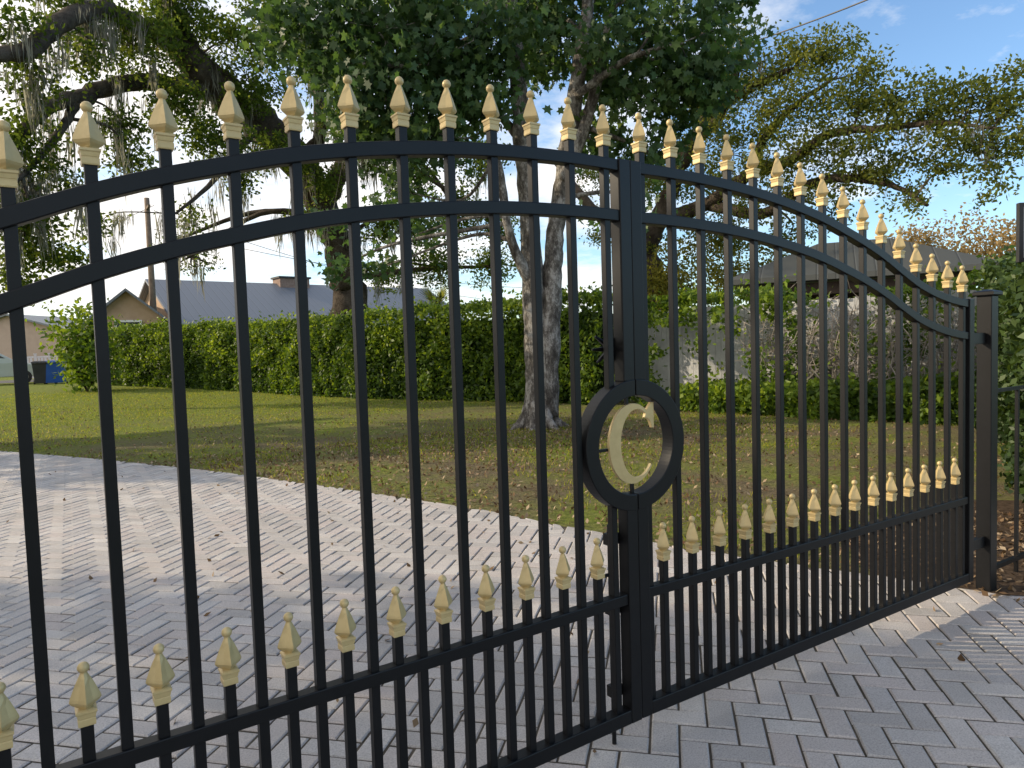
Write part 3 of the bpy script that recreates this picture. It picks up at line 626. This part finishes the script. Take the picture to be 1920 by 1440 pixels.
wing,TW,LW=gable("house","tan gabled cottage wing with grey roof edge",A2,B2,2.0,A2[2],A2[2]-1.7,tan,roofA,.3,wins=((-.5,.5,2.4,3.2,"end"),))
A3=W(10,588,66);B3=W(170,606,75); dv3=(B3-A3)[:2]/np.linalg.norm((B3-A3)[:2])
gable("house","peach stucco house with grey metal roof across the street",A3,B3,7,A3[2],3.1,pink,metalroof("far_metal_roof",(0.2,0.22,0.24),(.3,.32,.34),dv3,.5),.3,wins=((1.5,2.8,1.4,2.6,"front"),(4.5,5.8,1.4,2.6,"front")))
gz0=W(1600,530,19.5); root=empty("gazebo",(gz0[0],gz0[1],0),"open gazebo with grey metal hip roof and dark timber posts","gazebo")
ax=np.array([.55,-.83]); ax/=np.linalg.norm(ax); T=xf((0,0),ax)
zr=W(1620,450,19.5)[2]; ze=W(1640,508,17.5)[2]
hl,hw=2.8,2.1
P=[(-hl,-hw,ze),(hl,-hw,ze),(hl,hw,ze),(-hl,hw,ze),(-.8,0,zr),(.8,0,zr)]
mb=MB(); mb.v=[T(p) for p in P]+[T((p[0],p[1],p[2]-.12)) for p in P[:4]]
mb.f=[(0,1,5,4),(1,2,5),(2,3,4,5),(3,0,4),(0,6,7,1),(1,7,8,2),(2,8,9,3),(3,9,6,0),(9,8,7,6)]
mb.obj("roof",metalroof("gazebo_metal_roof",(0.085,0.09,0.085),(.15,.155,.15),ax,.4),parent=root)
for sx_ in (-1,1):
    for sy in (-1,1):
        cx,cy=sx_*(hl-.6),sy*(hw-.6); MB().box(cx-.1,cx+.1,cy-.1,cy+.1,0,ze-.12,M=T).obj("post",wood,parent=root)
for sy in (-1,1): MB().box(-hl+.4,hl-.4,sy*(hw-.6)-.07,sy*(hw-.6)+.07,ze-.42,ze-.14,M=T).obj("beam",wood,parent=root)
for sx_ in (-1,1): MB().box(sx_*(hl-.6)-.07,sx_*(hl-.6)+.07,-hw+.75,hw-.75,ze-.41,ze-.15,M=T).obj("beam",wood,parent=root)
A=W(38,660,50);B=W(145,660,50); d=(B-A)[:2]; L=np.linalg.norm(d); T=xf((0,0),d); root=empty("vinyl_fence",(A[0],A[1],.33),"white vinyl fence panels with capped posts across the street","fence")
n=4
for i in range(n+1):
    mb=MB(); x=L*i/n; mb.box(x-.07,x+.07,-.07,.07,0,1.5,M=T); mb.box(x-.09,x+.09,-.09,.09,1.5,1.56,M=T); mb.obj("post",white,parent=root)
for i in range(n):
    mb=MB(); x0=L*i/n+.08; x1=L*(i+1)/n-.08; mb.box(x0,x1,-.03,.03,.1,.2,M=T); mb.box(x0,x1,-.03,.03,1.3,1.4,M=T)
    x=x0+.03
    while x<x1-.1: mb.box(x,x+.12,-.02,.02,.201,1.299,M=T); x+=.16
    mb.obj("panel",white,parent=root)
for px,mt,nm in ((76,blackp,"black wheeled rubbish bin standing by the road"),(95,bluem,"blue wheeled recycling bin standing by the road"),(115,bluem,"blue wheeled recycling bin standing by the road")):
    b0=G(px,39.5); root=empty("wheeled_bin",tuple(b0),nm,"bin","bins by the road")
    mb=MB(); mb.rings([[(a*w_,b_*w_*1.1,z) for a,b_ in ((1,1),(-1,1),(-1,-1),(1,-1))] for w_,z in ((.21,.05),(.28,.95),(.30,.96),(.30,1.0))]); mb.obj("body",mt,parent=root,bevel=.02)
    mb=MB(); mb.rings([[(a*w_,b_*w_*1.1-.02,z) for a,b_ in ((1,1),(-1,1),(-1,-1),(1,-1))] for w_,z in ((.32,1.005),(.31,1.05),(.2,1.10))]); mb.obj("lid",mt,parent=root,bevel=.01)
    for s in (-1,1):
        mb=MB(); mb.tube([(s*.2,.27,.1),(s*.27,.27,.1)],[.1,.1],14); mb.obj("wheel",rubber,parent=root)
c0=G(-22,42.5); c0[2]=.362; root=empty("parked_car",tuple(c0),"pale green-white car parked beside the street","car")
prof=[(-2.25,.35),(-2.28,.75),(-2.15,1.0),(-1.7,1.06),(-1.15,1.52),(-.3,1.60),(.5,1.52),(1.15,1.08),(2.0,.92),(2.25,.72),(2.28,.35)]
mb=MB(); rot=0.1
T=lambda p:(p[0]*math.cos(rot)-p[1]*math.sin(rot),p[0]*math.sin(rot)+p[1]*math.cos(rot),p[2])
secs=[]
for y,k in ((-.88,.86),(-.80,.97),(-.6,1.0),(.6,1.0),(.80,.97),(.88,.86)):
    secs.append([T((x*(.985 if abs(y)>.85 else 1),y*(1 if z<1.1 else .88),.35+(z-.35)*(1 if abs(y)<.85 else .97))) for x,z in prof])
mb.rings(secs); mb.obj("body",carp,smooth=False,parent=root,bevel=.04)
for sy in (-1,1):
    mb=MB(); y=sy*.835
    P=[(-1.45,1.1),(-1.05,1.45),(-.3,1.53),(.4,1.46),(.95,1.1)]
    mb.v=[T((x,y,z)) for x,z in P]+[T((x,y-sy*.1,z)) for x,z in P]; k=5; mb.f=[tuple(range(5)),tuple(range(9,4,-1))]+[(j,5+j,5+(j+1)%5,(j+1)%5) for j in range(5)]; mb.obj("window",glass,parent=root)
    for x in (-1.4,1.4):
        mb=MB(); mb.tube([T((x,sy*.70,.33)),T((x,sy*.90,.33))],[.33,.33],22); wl=mb.obj("wheel",rubber,parent=root,bevel=.02)
        mb=MB(); mb.tube([T((x,sy*.88,.33)),T((x,sy*.915,.33))],[.2,.18],16); mb.obj("rim",alloy,parent=wl)
    MB().box(2.16,2.29,sy*.72-.14,sy*.72+.14,.66,.80,M=T).obj("headlight",lampm,parent=root,bevel=.02)
b0=G(296,40); tp=W(288,372,40); root=empty("utility_pole",tuple(b0),"weathered wooden utility pole behind the hedge","utility pole")
mb=MB(); mb.tube([(0,0,-.1),(0,0,(tp[2]-b0[2])*.5),(0,0,tp[2]-b0[2])],[.17,.15,.12],12); mb.obj("post",polem,parent=root,smooth=True)
MB().box(-.06,.06,-.9,.9,tp[2]-b0[2]-.6,tp[2]-b0[2]-.48).obj("crossarm",polem,parent=root)
def wire(A,B,sag,r=.012,label="thin black overhead power line"):
    pts=[]
    for k in range(25):
        t=k/24; p=A*(1-t)+B*t; p=p-np.array([0,0,sag*4*t*(1-t)]); pts.append(p-A)
    mb=MB(); mb.tube(pts,[r]*25,5); ob=mb.obj("power_line",blackp,loc=tuple(A)); tag(ob,label,"power line","overhead power lines")
wire(W(1180,135,24),W(1720,-40,17),.25,.018)
wire(W(1200,290,30),W(2000,180,24),.5,.012)
wire(W(289,385,40),W(-150,520,48),.5,.014); wire(W(289,395,40),W(900,560,60),.6,.016); wire(W(289,430,40),W(1000,540,60),.6,.016)
s0=W(1916,436,6.6); root=empty("framed_sign",(s0[0],s0[1],0),"small framed sign board on a dark post above the hedge","sign")
d=np.array([.8,-.6]); T=xf((0,0),d)
MB().box(.0,.4,-.01,.01,s0[2]-.19,s0[2]+.19,M=T).obj("board",signm,parent=root)
mb=MB()
for a,b_,c,e in ((-.03,0,-.22,.22),(.4,.43,-.22,.22),(0,.4,.19,.22),(0,.4,-.22,-.19)): mb.box(a,b_,-.02,.02,s0[2]+c,s0[2]+e,M=T)
mb.obj("frame",blackp,parent=root)
MB().box(.18,.24,.012,.06,0,s0[2],M=T).obj("post",blackp,parent=root)

# ------------------------------------------------------------------ light
AZ=math.radians(-52); EL=math.radians(25)
sd=Vector((math.sin(AZ)*math.cos(EL),math.cos(AZ)*math.cos(EL),math.sin(EL)))
L=bpy.data.lights.new("sun","SUN"); L.energy=5.0; L.angle=math.radians(.55); L.color=(1.0,.83,.60)
so=bpy.data.objects.new("sun",L); COL.objects.link(so); so.rotation_mode='QUATERNION'; so.rotation_quaternion=sd.to_track_quat('Z','Y')
wd=bpy.data.worlds.new("World"); scene.world=wd; wd.use_nodes=True; nt=wd.node_tree
bg=nt.nodes["Background"]; sky=N(nt,"ShaderNodeTexSky"); sky.sky_type='NISHITA'; sky.sun_disc=False; sky.sun_elevation=EL; sky.sun_rotation=AZ%(2*math.pi); sky.air_density=1.0; sky.dust_density=.4; sky.ozone_density=1.5
tc=N(nt,"ShaderNodeTexCoord"); 
sep=N(nt,"ShaderNodeSeparateXYZ"); nt.links.new(tc.outputs["Generated"],sep.inputs[0])
add=N(nt,"ShaderNodeMath",operation='ADD'); nt.links.new(sep.outputs[2],add.inputs[0]); add.inputs[1].default_value=.18
mx_=N(nt,"ShaderNodeMath",operation='MAXIMUM'); nt.links.new(add.outputs[0],mx_.inputs[0]); mx_.inputs[1].default_value=.05
dvx=N(nt,"ShaderNodeVectorMath",operation='DIVIDE'); nt.links.new(tc.outputs["Generated"],dvx.inputs[0])
cmb=N(nt,"ShaderNodeCombineXYZ"); 
for k in range(3): nt.links.new(mx_.outputs[0],cmb.inputs[k])
nt.links.new(cmb.outputs[0],dvx.inputs[1])
cn=noise(nt,1.7,7,.62,dvx.outputs[0])
dt=N(nt,"ShaderNodeVectorMath",operation='DOT_PRODUCT'); nt.links.new(tc.outputs["Generated"],dt.inputs[0]); dt.inputs[1].default_value=(-.90,.30,-.10)
md=N(nt,"ShaderNodeMath",operation='MULTIPLY_ADD'); nt.links.new(dt.outputs["Value"],md.inputs[0]); md.inputs[1].default_value=.30; nt.links.new(cn,md.inputs[2])
cf=ramp(nt,md.outputs[0],[(.34,(0,0,0)),(.56,(1,1,1))])
sm=N(nt,"ShaderNodeVectorMath",operation='MULTIPLY'); nt.links.new(sky.outputs[0],sm.inputs[0]); sm.inputs[1].default_value=(1.3,1.5,1.65)
mxr=N(nt,"ShaderNodeMix",data_type='RGBA'); nt.links.new(cf,mxr.inputs[0]); nt.links.new(sm.outputs[0],mxr.inputs[6]); mxr.inputs[7].default_value=(9.0,8.7,8.4,1)
nt.links.new(mxr.outputs[2],bg.inputs[0]); bg.inputs[1].default_value=.145
scene.view_settings.view_transform='Standard'; scene.view_settings.look='None'; scene.view_settings.exposure=0
